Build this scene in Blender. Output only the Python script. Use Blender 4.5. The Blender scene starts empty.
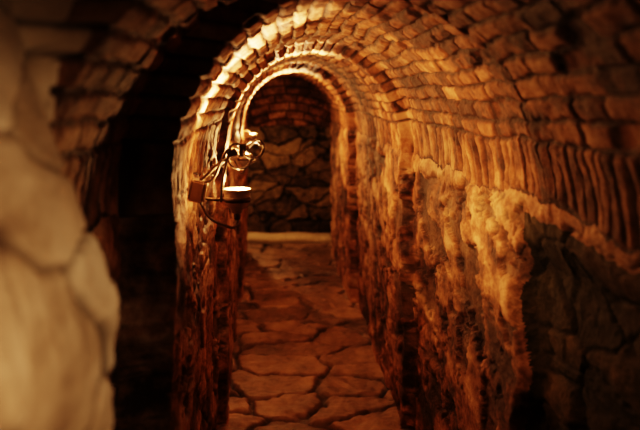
import bpy, bmesh, math, random
import numpy as np
from mathutils import Vector
random.seed(4)
sc=bpy.context.scene
sc.view_settings.view_transform='Filmic'
sc.view_settings.look='High Contrast'
sc.view_settings.exposure=0.0

# ---------------- numpy noise ----------------
def h3(ix,iy,iz,seed=0):
    ix=ix.astype(np.int64);iy=iy.astype(np.int64);iz=iz.astype(np.int64)
    n=(ix*73856093)^(iy*19349663)^(iz*83492791)^(seed*2654435761+12345)
    n=n&0xffffffff
    n=((n^(n>>16))*0x45d9f3b)&0xffffffff
    n=((n^(n>>16))*0x45d9f3b)&0xffffffff
    n=n^(n>>16)
    return (n&0xffffff)/float(0xffffff)
def vnoise(x,y,z,seed=0):
    x0=np.floor(x);y0=np.floor(y);z0=np.floor(z)
    fx=x-x0;fy=y-y0;fz=z-z0
    fx=fx*fx*(3-2*fx);fy=fy*fy*(3-2*fy);fz=fz*fz*(3-2*fz)
    r=0
    for a in (0,1):
        for b in (0,1):
            for c in (0,1):
                w=(fx if a else 1-fx)*(fy if b else 1-fy)*(fz if c else 1-fz)
                r=r+w*h3(x0+a,y0+b,z0+c,seed)
    return r*2-1
def fbm(x,y,z,o=4,seed=0,g=.5):
    r=0;amp=1;f=1
    for i in range(o):
        r=r+amp*vnoise(x*f+i*7.1,y*f+i*3.3,z*f,seed+i);amp*=g;f*=2.03
    return r
def voro(x,y,seed=0):
    ix=np.floor(x);iy=np.floor(y)
    f1=np.full(x.shape,9.);f2=np.full(x.shape,9.);cid=np.zeros(x.shape)
    for a in (-2,-1,0,1,2):
        for b in (-2,-1,0,1,2):
            cx=ix+a;cy=iy+b;z=np.zeros_like(cx)
            px=cx+.5+(h3(cx,cy,z,seed)-.5)*.85;py=cy+.5+(h3(cx,cy,z,seed+5)-.5)*.85
            d=np.hypot(px-x,py-y)
            c=h3(cx,cy,z,seed+9)
            m=d<f1
            f2=np.where(m,f1,np.minimum(f2,d));cid=np.where(m,c,cid);f1=np.where(m,d,f1)
    return f1,f2,cid
def sstep(a,b,x):
    t=np.clip((x-a)/(b-a),0,1);return t*t*(3-2*t)

# ---------------- materials ----------------
def newmat(name):
    m=bpy.data.materials.new(name);m.use_nodes=True
    nt=m.node_tree;b=nt.nodes['Principled BSDF'];return m,nt,b
def N(nt,t,**k):
    n=nt.nodes.new(t)
    for a,v in k.items(): setattr(n,a,v)
    return n
def ramp(nt,stops):
    r=N(nt,'ShaderNodeValToRGB');e=r.color_ramp.elements
    e[0].position,e[0].color=stops[0][0],(*stops[0][1],1)
    e[1].position,e[1].color=stops[-1][0],(*stops[-1][1],1)
    for p,c in stops[1:-1]:
        q=e.new(p);q.color=(*c,1)
    return r
def masonry(name,tones,mortar,rough=.75,bump=.5,sc1=18,spec=.3,bsc=55,bd=.012,v1=1.9,v2=1.6,ys=.6):
    m,nt,b=newmat(name);L=nt.links.new
    tc=N(nt,'ShaderNodeTexCoord')
    at=N(nt,'ShaderNodeAttribute',attribute_name='tone')
    am=N(nt,'ShaderNodeAttribute',attribute_name='joint')
    n1=N(nt,'ShaderNodeTexNoise');n1.inputs['Scale'].default_value=sc1;n1.inputs['Detail'].default_value=8;n1.inputs['Roughness'].default_value=.65
    n2=N(nt,'ShaderNodeTexNoise');n2.inputs['Scale'].default_value=3.5;n2.inputs['Detail'].default_value=5
    mp=N(nt,'ShaderNodeMapping');mp.inputs['Scale'].default_value=(1,ys,1)
    L(tc.outputs['Object'],mp.inputs['Vector'])
    L(mp.outputs[0],n1.inputs['Vector']);L(mp.outputs[0],n2.inputs['Vector'])
    a1=N(nt,'ShaderNodeMath',operation='MULTIPLY_ADD');L(n1.outputs['Fac'],a1.inputs[0]);a1.inputs[1].default_value=v1;a1.inputs[2].default_value=-v1/2
    a2=N(nt,'ShaderNodeMath',operation='ADD');L(a1.outputs[0],a2.inputs[0]);L(at.outputs['Fac'],a2.inputs[1])
    a3=N(nt,'ShaderNodeMath',operation='MULTIPLY_ADD');L(n2.outputs['Fac'],a3.inputs[0]);a3.inputs[1].default_value=v2;a3.inputs[2].default_value=-v2/2
    a4=N(nt,'ShaderNodeMath',operation='ADD');L(a3.outputs[0],a4.inputs[0]);L(a2.outputs[0],a4.inputs[1])
    r=ramp(nt,tones);L(a4.outputs[0],r.inputs['Fac'])
    mx=N(nt,'ShaderNodeMixRGB');L(am.outputs['Fac'],mx.inputs['Fac']);L(r.outputs['Color'],mx.inputs[1]);mx.inputs[2].default_value=(*mortar,1)
    L(mx.outputs[0],b.inputs['Base Color'])
    n3=N(nt,'ShaderNodeTexNoise');n3.inputs['Scale'].default_value=bsc;n3.inputs['Detail'].default_value=9;n3.inputs['Roughness'].default_value=.7
    L(mp.outputs[0],n3.inputs['Vector'])
    bp=N(nt,'ShaderNodeBump');bp.inputs['Strength'].default_value=bump;bp.inputs['Distance'].default_value=bd
    L(n3.outputs['Fac'],bp.inputs['Height']);L(bp.outputs['Normal'],b.inputs['Normal'])
    b.inputs['Roughness'].default_value=rough;b.inputs['Specular IOR Level'].default_value=spec
    return m
M_brick=masonry('vault_brick',[(0,(.045,.02,.011)),(.35,(.18,.08,.037)),(.65,(.34,.17,.08)),(1,(.56,.36,.21))],(.025,.013,.008),spec=.3,rough=.68,bump=.8,bsc=36,bd=.014,v1=1.9,v2=1.9,sc1=16)
M_wall=masonry('rubble_plaster_wall',[(0,(.045,.02,.011)),(.3,(.185,.085,.04)),(.6,(.37,.19,.092)),(1,(.64,.43,.25))],(.025,.014,.008),bump=1.0,rough=.62,bsc=26,bd=.022,spec=.4,sc1=12,v1=2.5)
M_shade=masonry('shaded_wall_stone',[(0,(.010,.010,.006)),(.35,(.028,.025,.014)),(.65,(.06,.047,.024)),(1,(.12,.085,.04))],(.01,.008,.005),bump=.9,rough=.7,bsc=26,bd=.02,spec=.2,sc1=9)  # near right wall's shade put into a darkened stone colour
M_stone=masonry('pale_foreground_stone',[(0,(.20,.13,.085)),(.3,(.42,.31,.21)),(.6,(.6,.47,.34)),(1,(.75,.63,.48))],(.05,.032,.02),bump=.4,rough=.8,bsc=20,bd=.012,sc1=6,ys=.25,v1=1.6)
M_floor=masonry('flagstone',[(0,(.06,.04,.026)),(.4,(.175,.115,.075)),(.7,(.28,.19,.125)),(1,(.39,.285,.195))],(.008,.005,.003),rough=.42,bump=.7,sc1=9,spec=.65,bsc=30)
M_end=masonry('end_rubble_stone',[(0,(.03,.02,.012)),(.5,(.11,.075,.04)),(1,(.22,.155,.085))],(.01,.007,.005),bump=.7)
M_sill=masonry('limestone_sill',[(0,(.5,.44,.3)),(1,(.8,.74,.55))],(.3,.2,.1),bump=.3)

def simple(name,col,rough=.4,metal=0,emit=None,es=0):
    m,nt,b=newmat(name)
    n=N(nt,'ShaderNodeTexNoise');n.inputs['Scale'].default_value=60;n.inputs['Detail'].default_value=4
    r=ramp(nt,[(.3,tuple(c*.55 for c in col)),(.7,col)])
    nt.links.new(n.outputs['Fac'],r.inputs['Fac']);nt.links.new(r.outputs['Color'],b.inputs['Base Color'])
    b.inputs['Roughness'].default_value=rough;b.inputs['Metallic'].default_value=metal
    if emit:
        b.inputs['Emission Color'].default_value=(*emit,1);b.inputs['Emission Strength'].default_value=es
    return m
M_box=simple('junction_box_grey',(.42,.33,.24),.5)
M_can=simple('lamp_metal',(.6,.5,.4),.4,.3)
M_dark=simple('dark_metal',(.11,.08,.06),.45,.5)
M_cable=simple('cable_rubber',(.13,.09,.06),.5)
M_glow=simple('lamp_lens_glow',(1,.8,.5),.3,0,(1,.68,.35),6)

# ---------------- mesh helpers ----------------
def gridmesh(name,X,Y,Z,tone,joint,mat,flip=False):
    R,C=X.shape
    co=np.stack([X,Y,Z],-1).reshape(-1,3)
    i=np.arange(R*C).reshape(R,C)
    q=np.stack([i[:-1,:-1],i[:-1,1:],i[1:,1:],i[1:,:-1]],-1).reshape(-1,4)
    if flip:q=q[:,::-1]
    me=bpy.data.meshes.new(name)
    me.vertices.add(len(co));me.vertices.foreach_set('co',co.ravel())
    me.loops.add(q.size);me.loops.foreach_set('vertex_index',q.ravel().astype(np.int32))
    me.polygons.add(len(q));me.polygons.foreach_set('loop_start',np.arange(0,q.size,4,dtype=np.int32))
    me.update();me.validate()
    me.polygons.foreach_set('use_smooth',np.ones(len(q),dtype=bool))
    for nm,arr in (('tone',tone),('joint',joint)):
        a=me.attributes.new(nm,'FLOAT','POINT');a.data.foreach_set('value',arr.ravel().astype(np.float32))
    me.materials.append(mat)
    o=bpy.data.objects.new(name,me);sc.collection.objects.link(o);return o

# ---------------- tunnel shell ----------------
STEPS=[1.32,2.24,4.25,6.75,8.8]
rows=list(np.arange(-1.4,.6,.03));d=.6
while d<10.3:
    rows.append(d);d+=max(.0065,d*.0034) if d>1.8 else .011
for s in STEPS+[2.48]: rows+=list(np.linspace(s-.06,s+.06,31))
rows=np.unique(np.round(np.array(rows),4))
ZS=1.30
nl,nv=170,250
ul=np.linspace(0,1,nl);uv=np.linspace(0,1,nv)
def pw(knots,D):
    return np.interp(D,[k[0] for k in knots],[k[1] for k in knots])
e_=.012
XLk=[(-2,-.38),(2.24-e_,-.37),(2.24+e_,-.240),(4.25-e_,-.218),(4.25+e_,-.178),(6.75-e_,-.190),(6.75+e_,-.165),(8.8-e_,-.165),(8.8+e_,-.30),(11,-.30)]
XRk=[(-2,.80),(1.3,.75),(2.24-e_,.722),(2.24+e_,.715),(4.25-e_,.722),(4.25+e_,.660),(6.75-e_,.71),(6.75+e_,.650),(8.8-e_,.675),(8.8+e_,.80),(11,.80)]
CRk=[(-2,1.93),(1.3,1.90),(2.24-e_,1.868),(2.24+e_,1.85),(4.25-e_,1.842),(4.25+e_,1.800),(6.75-e_,1.815),(6.75+e_,1.762),(8.8-e_,1.745),(8.8+e_,1.95),(11,1.95)]
def brick_fields(A,D,arclen,seed=1):
    Aw=A+.010*fbm(D*2.2,A*2.2,A*0,2,30)+.0045*fbm(D*16,A*16,A*0,2,35)
    Dw=D+.012*fbm(D*3,A*4,A*0,2,31)+.0045*fbm(D*16,A*16,A*0,2,36)
    sold=.14;rowh=.048
    inner=(arclen-2*sold);nr=round(inner/rowh);rh=inner/nr
    isL=Aw<sold;isR=Aw>arclen-sold
    row=np.floor((Aw-sold)/rh)
    row=np.where(isL,-1,np.where(isR,nr,row))
    fr=np.where(isL,(Aw)/sold,np.where(isR,(Aw-(arclen-sold))/sold,(Aw-sold)/rh-np.floor((Aw-sold)/rh)))
    hh=np.where(isL|isR,sold,rh)
    ll=np.where(isL|isR,.058,.18)
    off=h3(row,row*0,row*0,seed)*ll
    col=np.floor((Dw+off)/ll);fc=(Dw+off)/ll-col
    ed=np.minimum(np.minimum(fr,1-fr)*hh,np.minimum(fc,1-fc)*ll)
    jw=.007+.004*fbm(D*9,A*9,A*0,2,33)
    prof_=sstep(jw*.5,jw*.5+.005,ed)
    tone=h3(row,col,row*0,seed+2);out=h3(row,col,row*0,seed+3);miss=h3(row,col,row*0,seed+4)
    return prof_,tone,out,miss,row
D,U=np.meshgrid(rows,np.concatenate([ul-1.0,uv,1+ul]),indexing='ij')  # U<0 left wall, 0..1 vault, >1 right
U[:,nl-1]=-1e-9; U[:,nl+nv]=1+1e-9
nC=U.shape[1]
idxL=slice(0,nl);idxV=slice(nl,nl+nv);idxR=slice(nl+nv,nC)
xsgn=np.where(U<.5,-1,1)
ARC=1.44
isW=(U<0)|(U>1)
a=np.clip(U,0,1)*ARC
wallz=np.where(U<0,(U+1)*ZS,np.where(U>1,(2-U)*ZS,ZS))
bp_,btone,bout,bmiss,brow=brick_fields(a,D,ARC)
jit=np.where(isW,0.0,.008*(h3(brow,brow*0,brow*0,77)*2-1))
jwall=.045*fbm(D*0+3,wallz*5,xsgn*5.,4,12)
wb=sstep(ZS-.12,ZS,wallz)
De=D+np.where(isW,jwall*(1-wb),jit)
xl=pw(XLk,De);xr=pw(XRk,De);cr=pw(CRk,De)
cx=(xl+xr)/2;rx=(xr-xl)/2;rz=cr-ZS
th=math.pi*(1-np.clip(U,0,1))
X=cx+rx*np.cos(th);Z=np.where(isW,wallz,ZS+rz*np.sin(th))
# inward normal
nx=-np.cos(th);nz=np.where(isW,0,-np.sin(th))
nx=np.where(U<0,1,np.where(U>1,-1,nx))
# pale masonry pier on the near left projecting from the bay wall
near=1-sstep(1.31,1.35,De)
pier=near*(xsgn<0)*(1-sstep(.56,.68,a))
ptarget=-.200-.05*np.clip(Z-.9,-.4,.30)-.36*np.clip(Z-1.28,0,.8)
X=X*(1-pier)+ptarget*pier
nx=nx*(1-pier)+pier;nz=nz*(1-pier)
# the near bay's right wall is set back a little behind the first reveal
back=1-sstep(2.44,2.52,De)
X=X+np.where(U>1,.06*back*(1-sstep(1.10,1.24,wallz)),0)
# displacement fields
low=.018*fbm(D*1.3,Z*1.6,xsgn*9.+cx*.8,3,50)*(1-.65*sstep(4,4.5,D))
dBrick=.010*(bp_-1)+.006*(bout-.5)-.016*(bmiss>.94)*bp_+.0035*fbm(D*22,a*22,a*0,4,60,.6)
f1,f2,cid=voro(D*3.4+.5*fbm(D*3,Z*4,xsgn*3.,3,70),Z*8.5+xsgn*40+.5*fbm(D*3,Z*4,xsgn*8.,3,71),5)
g1,g2,gid=voro(D*2.4+.3*fbm(D*3,Z*4,xsgn*3.,3,72),Z*5.2+.3*fbm(D*3,Z*4,xsgn*8.,3,73),17)
isn=(near*(xsgn<0))>.5
edge=np.where(isn,sstep(.01,.10,g2-g1),sstep(.0,.10,f2-f1));cid=np.where(isn,gid,cid)
fine=fbm(D*5,Z*9,xsgn*4.,6,80,.66)
pl=sstep(-.45,-.1,fbm(D*1.7,Z*2.2,xsgn*6.,3,90)+.6*(Z-.7))   # plaster coverage
pl=pl*(1-near*(xsgn<0))*np.where(U>1,1-back,1)
ridge=np.abs(fbm(D*2.6,Z*5,xsgn*2.,5,95,.62))
pits=sstep(.26,.34,fbm(D*5,Z*9,xsgn*3.,5,97,.62))
dRub=.016*(edge-1)+.012*(cid-.5)+.009*fine*np.where(isn,.6,1)
dPl=.0065*fine-.010*(1-sstep(0,.035,ridge))-.016*pits+.006
dWall=dRub*(1-pl)+dPl*pl
dV=dBrick*sstep(0,.01,np.minimum(a,ARC-a))
dV=np.where(isn&(a<.6),dRub,dV)
disp=low+np.where(isW,dWall*np.where(isn,1,1-sstep(ZS-.03,ZS,wallz)),dV)
# ragged springing line where plaster meets brick (shared by wall and vault edges)
sd=np.where(isW,ZS-wallz,np.minimum(a,ARC-a))
sw=np.exp(-(sd/.07)**2)
seam=fbm(D*5.5,xsgn*3.,D*0,5,170,.6)
disp=disp+sw*.007*fbm(D*9,xsgn*5.,D*0,4,171,.6)
X=X+nx*disp;Z=Z+nz*disp+sw*.022*seam
jm=np.zeros_like(D)
for s in (2.24,4.25,6.75): jm=np.maximum(jm,np.exp(-((D-s)/.03)**2))
Y=D+np.where(isW,jm*.03*fbm(X*7,Z*7,X*0,5,160,.6)*(1-wb),0)
jW=np.clip((1-edge)*(1-pl)*.8+pl*((1-sstep(0,.03,ridge))*.7+pits*.7),0,.9)
joint=np.where(isW|(isn&(a<.6)),jW,(1-bp_)*.9)
tone=np.where(isW|(isn&(a<.6)),(cid*.5+.24+.15*fine)*(1-pl)+pl*(.46+.38*fine),.12+.6*btone)
def part(name,sl,mat):
    return gridmesh(name,X[:,sl],Y[:,sl],Z[:,sl],tone[:,sl],joint[:,sl],mat)
wl=part('wall_left',idxL,M_wall)
ce=part('ceiling',idxV,M_brick)
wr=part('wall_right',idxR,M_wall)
def faceslot(o,nc,mat,mask):
    o.data.materials.append(mat)
    ri,ci=np.meshgrid(np.arange(len(rows)-1),np.arange(nc-1),indexing='ij')
    o.data.polygons.foreach_set('material_index',mask(rows[ri],ci/nc).astype(np.int32).ravel())
faceslot(wl,nl,M_stone,lambda r,c:(r<1.33))
faceslot(ce,nv,M_stone,lambda r,c:(r<1.33)&(c<=.42))
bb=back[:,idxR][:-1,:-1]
faceslot(wr,nl,M_shade,lambda r,c:(bb>.5)&(c>.03))  # painted shade on the right wall nearer than the reveal

# ---------------- floor ----------------
fr_=list(np.arange(-1.4,3.6,.03));d=3.6
while d<10.3: fr_.append(d);d+=.011
FX,FD=np.meshgrid(np.linspace(-.65,1.0,190),np.array(fr_))
wx=FX+.07*fbm(FX*4,FD*3,FX*0,4,110);wy=FD+.07*fbm(FX*4,FD*3,FX*0,4,111)
f1,f2,cid=voro(wx*2.3+.3,wy*3.2,21)
g=sstep(.015,.12,f2-f1)
tilt=(cid-.5)*.018
FZ=.024*(g-1)+tilt*g+.009*fbm(FX*9,FD*9,FX*0,4,120)+.003*fbm(FX*40,FD*40,FX*0,2,121)-.004
gridmesh('floor',FX,FD,FZ,.2+.6*cid,(1-g)*.95,M_floor)

# ---------------- end: rubble back wall, brick tympanum, sill ----------------
GX,GZ=np.meshgrid(np.linspace(-.5,1.05,190),np.linspace(-.05,2.1,260))
f1,f2,cid=voro(GX*3.2+.5*fbm(GX*4,GZ*4,GX*0,3,130),GZ*6.5+.4*fbm(GX*4,GZ*4,GX*0,3,131),41)
g=sstep(.01,.14,f2-f1)
GY=10.0+.04*(1-g)-.09*(cid-.5)-.02*fbm(GX*12,GZ*12,GX*0,4,140)
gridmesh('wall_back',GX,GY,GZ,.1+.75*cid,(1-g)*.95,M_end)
# tympanum: concentric brick rings, lower edge a shallow curve
T,Rr=np.meshgrid(np.linspace(0,1,220),np.linspace(0,1,130))
tx=-.40+1.30*T
zl=1.18+.05*np.sin(math.pi*T)
tz=zl+(2.05-zl)*Rr
cxx,czz=.255,.55
rad=np.hypot(tx-cxx,tz-czz);ang=np.arctan2(tz-czz,tx-cxx)
row=np.floor(rad/.085);fr=rad/.085-row
ln=.21;arcl=ang*.9+h3(row,row*0,row*0,3)*.3
col=np.floor(arcl/ln);fc=arcl/ln-col
ed=np.minimum(np.minimum(fr,1-fr)*.085,np.minimum(fc,1-fc)*ln)
g=sstep(.003,.014,ed)
bt=h3(row,col,row*0,8)
ty=9.25+.02*(1-g)-.012*(bt-.5)-.005*fbm(tx*12,tz*12,tx*0,3,150)
ty=np.where(Rr<.012,ty+.3,ty)
o=gridmesh('brick_lintel',tx,ty,tz,-.08+.4*bt,(1-g)*.8,M_brick)

def bmobj(name,bm,mat,parent=None,smooth=True):
    me=bpy.data.meshes.new(name);bm.to_mesh(me);bm.free()
    me.materials.append(mat)
    if smooth:
        for p in me.polygons:p.use_smooth=True
    o=bpy.data.objects.new(name,me);sc.collection.objects.link(o)
    if parent:o.parent=parent
    return o
bm=bmesh.new();bmesh.ops.create_cube(bm,size=1)
bmesh.ops.scale(bm,vec=(1.0,.22,.09),verts=bm.verts)
bmesh.ops.bevel(bm,geom=bm.edges[:],offset=.012,segments=3,affect='EDGES')
bmesh.ops.subdivide_edges(bm,edges=[e for e in bm.edges if e.calc_length()>.1],cuts=12,use_grid_fill=True)
for v in bm.verts:
    v.co.z+=.006*math.sin(v.co.x*13)+random.uniform(-.002,.002);v.co.y+=.008*math.sin(v.co.x*9+1)
so=bmobj('stone_sill',bm,M_sill);so.location=(.255,9.45,.035)

# ---------------- lamps ----------------
def tube(name,pts,r,mat,parent):
    cu=bpy.data.curves.new(name,'CURVE');cu.dimensions='3D';cu.bevel_depth=r;cu.bevel_resolution=4;cu.resolution_u=10;cu.use_fill_caps=True
    s=cu.splines.new('NURBS');s.points.add(len(pts)-1)
    for p,c in zip(s.points,pts):p.co=(*c,1)
    s.use_endpoint_u=True;s.order_u=4
    cu.materials.append(mat)
    o=bpy.data.objects.new(name,cu);sc.collection.objects.link(o);o.parent=parent
    bpy.context.view_layer.update()
    dg=bpy.context.evaluated_depsgraph_get()
    me=bpy.data.meshes.new_from_object(o.evaluated_get(dg))
    bpy.data.objects.remove(o)
    o=bpy.data.objects.new(name,me);sc.collection.objects.link(o);o.parent=parent
    for p in me.polygons:p.use_smooth=True
    return o
def lathe(name,prof_,mat,parent,loc=(0,0,0),seg=40):
    bm=bmesh.new();rings=[]
    for r,z in prof_:
        rings.append([bm.verts.new((r*math.cos(2*math.pi*i/seg),r*math.sin(2*math.pi*i/seg),z)) for i in range(seg)])
    for A,B in zip(rings,rings[1:]):
        for i in range(seg):bm.faces.new((A[i],A[(i+1)%seg],B[(i+1)%seg],B[i]))
    if prof_[0][0]>0 :bm.faces.new(rings[0][::-1])
    if prof_[-1][0]>0:bm.faces.new(rings[-1])
    bmesh.ops.remove_doubles(bm,verts=bm.verts,dist=1e-6)
    o=bmobj(name,bm,mat,parent);o.location=loc;return o
def rbox(name,size,mat,parent,loc,rot=(0,0,0),bev=.004):
    bm=bmesh.new();bmesh.ops.create_cube(bm,size=1);bmesh.ops.scale(bm,vec=size,verts=bm.verts)
    bmesh.ops.bevel(bm,geom=bm.edges[:],offset=bev,segments=3,affect='EDGES')
    o=bmobj(name,bm,mat,parent,False);o.location=loc;o.rotation_euler=rot;return o
def addlight(name,kind,e,power,col,direction=None,size=60,loc=(0,0,.02)):
    l=bpy.data.lights.new(name,kind);l.energy=power;l.color=col;l.shadow_soft_size=.012
    o=bpy.data.objects.new(name,l);sc.collection.objects.link(o);o.parent=e;o.location=loc
    if direction is not None:
        l.spot_size=math.radians(size);l.spot_blend=1.0
        o.rotation_euler=Vector(direction).to_track_quat('-Z','Y').to_euler()
    return o
def lamp(loc,power,up=0,full=True,wallx=-.2,spot=None,col=(1,.46,.165),s=1.0,cone=74,tilt=.12,throw=None,tpow=0):
    e=bpy.data.objects.new('wall_lamp',None);sc.collection.objects.link(e);e.location=loc;e.empty_display_size=.05
    wx_=(wallx-loc[0])/s
    can=lathe('can',[(.010,-.062),(.014,-.060),(.017,-.050),(.026,-.043),(.031,-.034),(.033,-.018),(.034,-.002),(.036,0),(.036,.003),(.033,.003),(.031,-.004),(.0305,-.006)],M_can,e)
    lens=lathe('lens',[(.0,-.003),(.012,-.0035),(.022,-.005),(.0315,-.007),(.0,-.009)],M_glow,e)
    gl=lathe('cable_gland',[(.006,-.078),(.009,-.076),(.009,-.062),(.007,-.060)],M_dark,e)
    bx=wx_+.022
    rbox('junction_box',(.038,.045,.056),M_box,e,(bx,-.01,.000),(0.1,math.radians(12),.1))
    rbox('junction_box_lid',(.008,.040,.050),M_box,e,(bx+.022,-.011,-.004),(0.1,math.radians(12),.1),.003)
    tube('bracket_arm',[(bx+.015,0,-.02),(bx+.035,0,-.026),(-.045,0,-.026),(-.032,0,-.024)],.0045,M_dark,e)
    lathe('clamp_band',[(.0325,-.031),(.0355,-.031),(.0365,-.024),(.0355,-.018),(.0335,-.018)],M_dark,e)
    if not spot:
        tube('feed_cable',[(bx+.01,-.01,-.03),(bx+.02,-.02,-.055),(bx+.04,-.03,-.078),(-.03,-.03,-.088),(-.01,-.02,-.10),(.002,-.008,-.092),(0,0,-.074)],.0035,M_cable,e)
    if full:
        tube('riser_cable',[(bx+.01,-.01,.028),(bx+.03,-.03,.04),(bx+.05,-.04,.075),(-.015,-.04,.085),(-.012,-.03,.10)],.0042,M_cable,e)
        tube('riser_cable_b',[(bx+.01,0,.02),(bx+.045,-.04,.022),(bx+.055,-.045,.06),(-.02,-.045,.12),(.0,-.04,.13),(.012,-.035,.112)],.0036,M_cable,e)
        tube('support_rod',[(-.040,-.045,-.026),(-.040,-.048,.02),(-.030,-.046,.06),(-.016,-.035,.12)],.004,M_dark,e)
        rbox('terminal_block',(.026,.018,.020),M_dark,e,(-.012,-.035,.098),(0,math.radians(-20),0),.003)
        rbox('terminal_block_b',(.015,.016,.036),M_dark,e,(.014,-.035,.106),(0,math.radians(15),0),.003)
        def loop(nm,c,r,ph,tilt):
            pts=[]
            for i in range(12):
                t=ph+i/11*2*math.pi*.93
                pts.append((c[0]+r*math.cos(t),c[1]+tilt*math.sin(t),c[2]+r*.85*math.sin(t)))
            tube(nm,pts,.0030,M_cable,e)
        loop('cable_loop_a',(.042,-.04,.108),.026,.5,.012)
        loop('cable_loop_b',(.008,-.045,.086),.031,2.0,.014)
        tube('cable_tail',[(.02,-.035,.1),(.045,-.035,.135),(.062,-.035,.135),(.075,-.025,.11),(.06,-.02,.085),(.035,-.025,.072)],.003,M_cable,e)
    if spot:
        v=(Vector(spot)-Vector(loc)).normalized()
        q=v.to_track_quat('Z','Y').to_euler()
        for p in (can,lens,gl):p.rotation_euler=q
        addlight('bulb','SPOT',e,power,col,v,56,v*.03)
    else:
        addlight('bulb','POINT',e,power,col)
        if up: addlight('reflector_beam','SPOT',e,up,(1,.60,.29),(tilt,0,1),cone)
        if throw: addlight('bulb_side','SPOT',e,tpow,col,throw,160)
    e.scale=(s,s,s)
    return e
lamp((-.080,2.75,1.294),8,380,wallx=-.230,s=1.18,cone=68,tilt=.0,throw=(1,.65,-.15),tpow=44)
lamp((-.095,4.50,1.28),38,900,False,wallx=-.175,cone=72,tilt=.25)
lamp((-.085,7.00,1.26),36,900,False,wallx=-.155,cone=80,tilt=.33)
e4=lamp((-.235,9.12,.95),16,0,False,wallx=-.295)  # unseen lamp added behind the left edge to light sill and end rubble
e4.rotation_euler=(math.pi,0,0)
# lamp behind the viewer on the right wall, aimed at the near left masonry
lamp((.66,.0,1.50),72,0,False,wallx=.78,spot=(-.25,.85,1.15),col=(1,.62,.33))

w=bpy.data.worlds.new('dark');sc.world=w;w.use_nodes=True
w.node_tree.nodes['Background'].inputs[0].default_value=(.6,.42,.22,1);w.node_tree.nodes['Background'].inputs[1].default_value=.22

cd=bpy.data.cameras.new('camera');cam=bpy.data.objects.new('camera',cd);sc.collection.objects.link(cam)
cam.location=(0,0,1.6);cam.rotation_euler=(math.radians(90),0,0)
cd.lens=50;cd.sensor_width=36;cd.shift_x=57/640;cd.shift_y=-124/640;cd.clip_start=.02
cd.dof.use_dof=True;cd.dof.focus_distance=3.4;cd.dof.aperture_fstop=2.6
sc.camera=cam
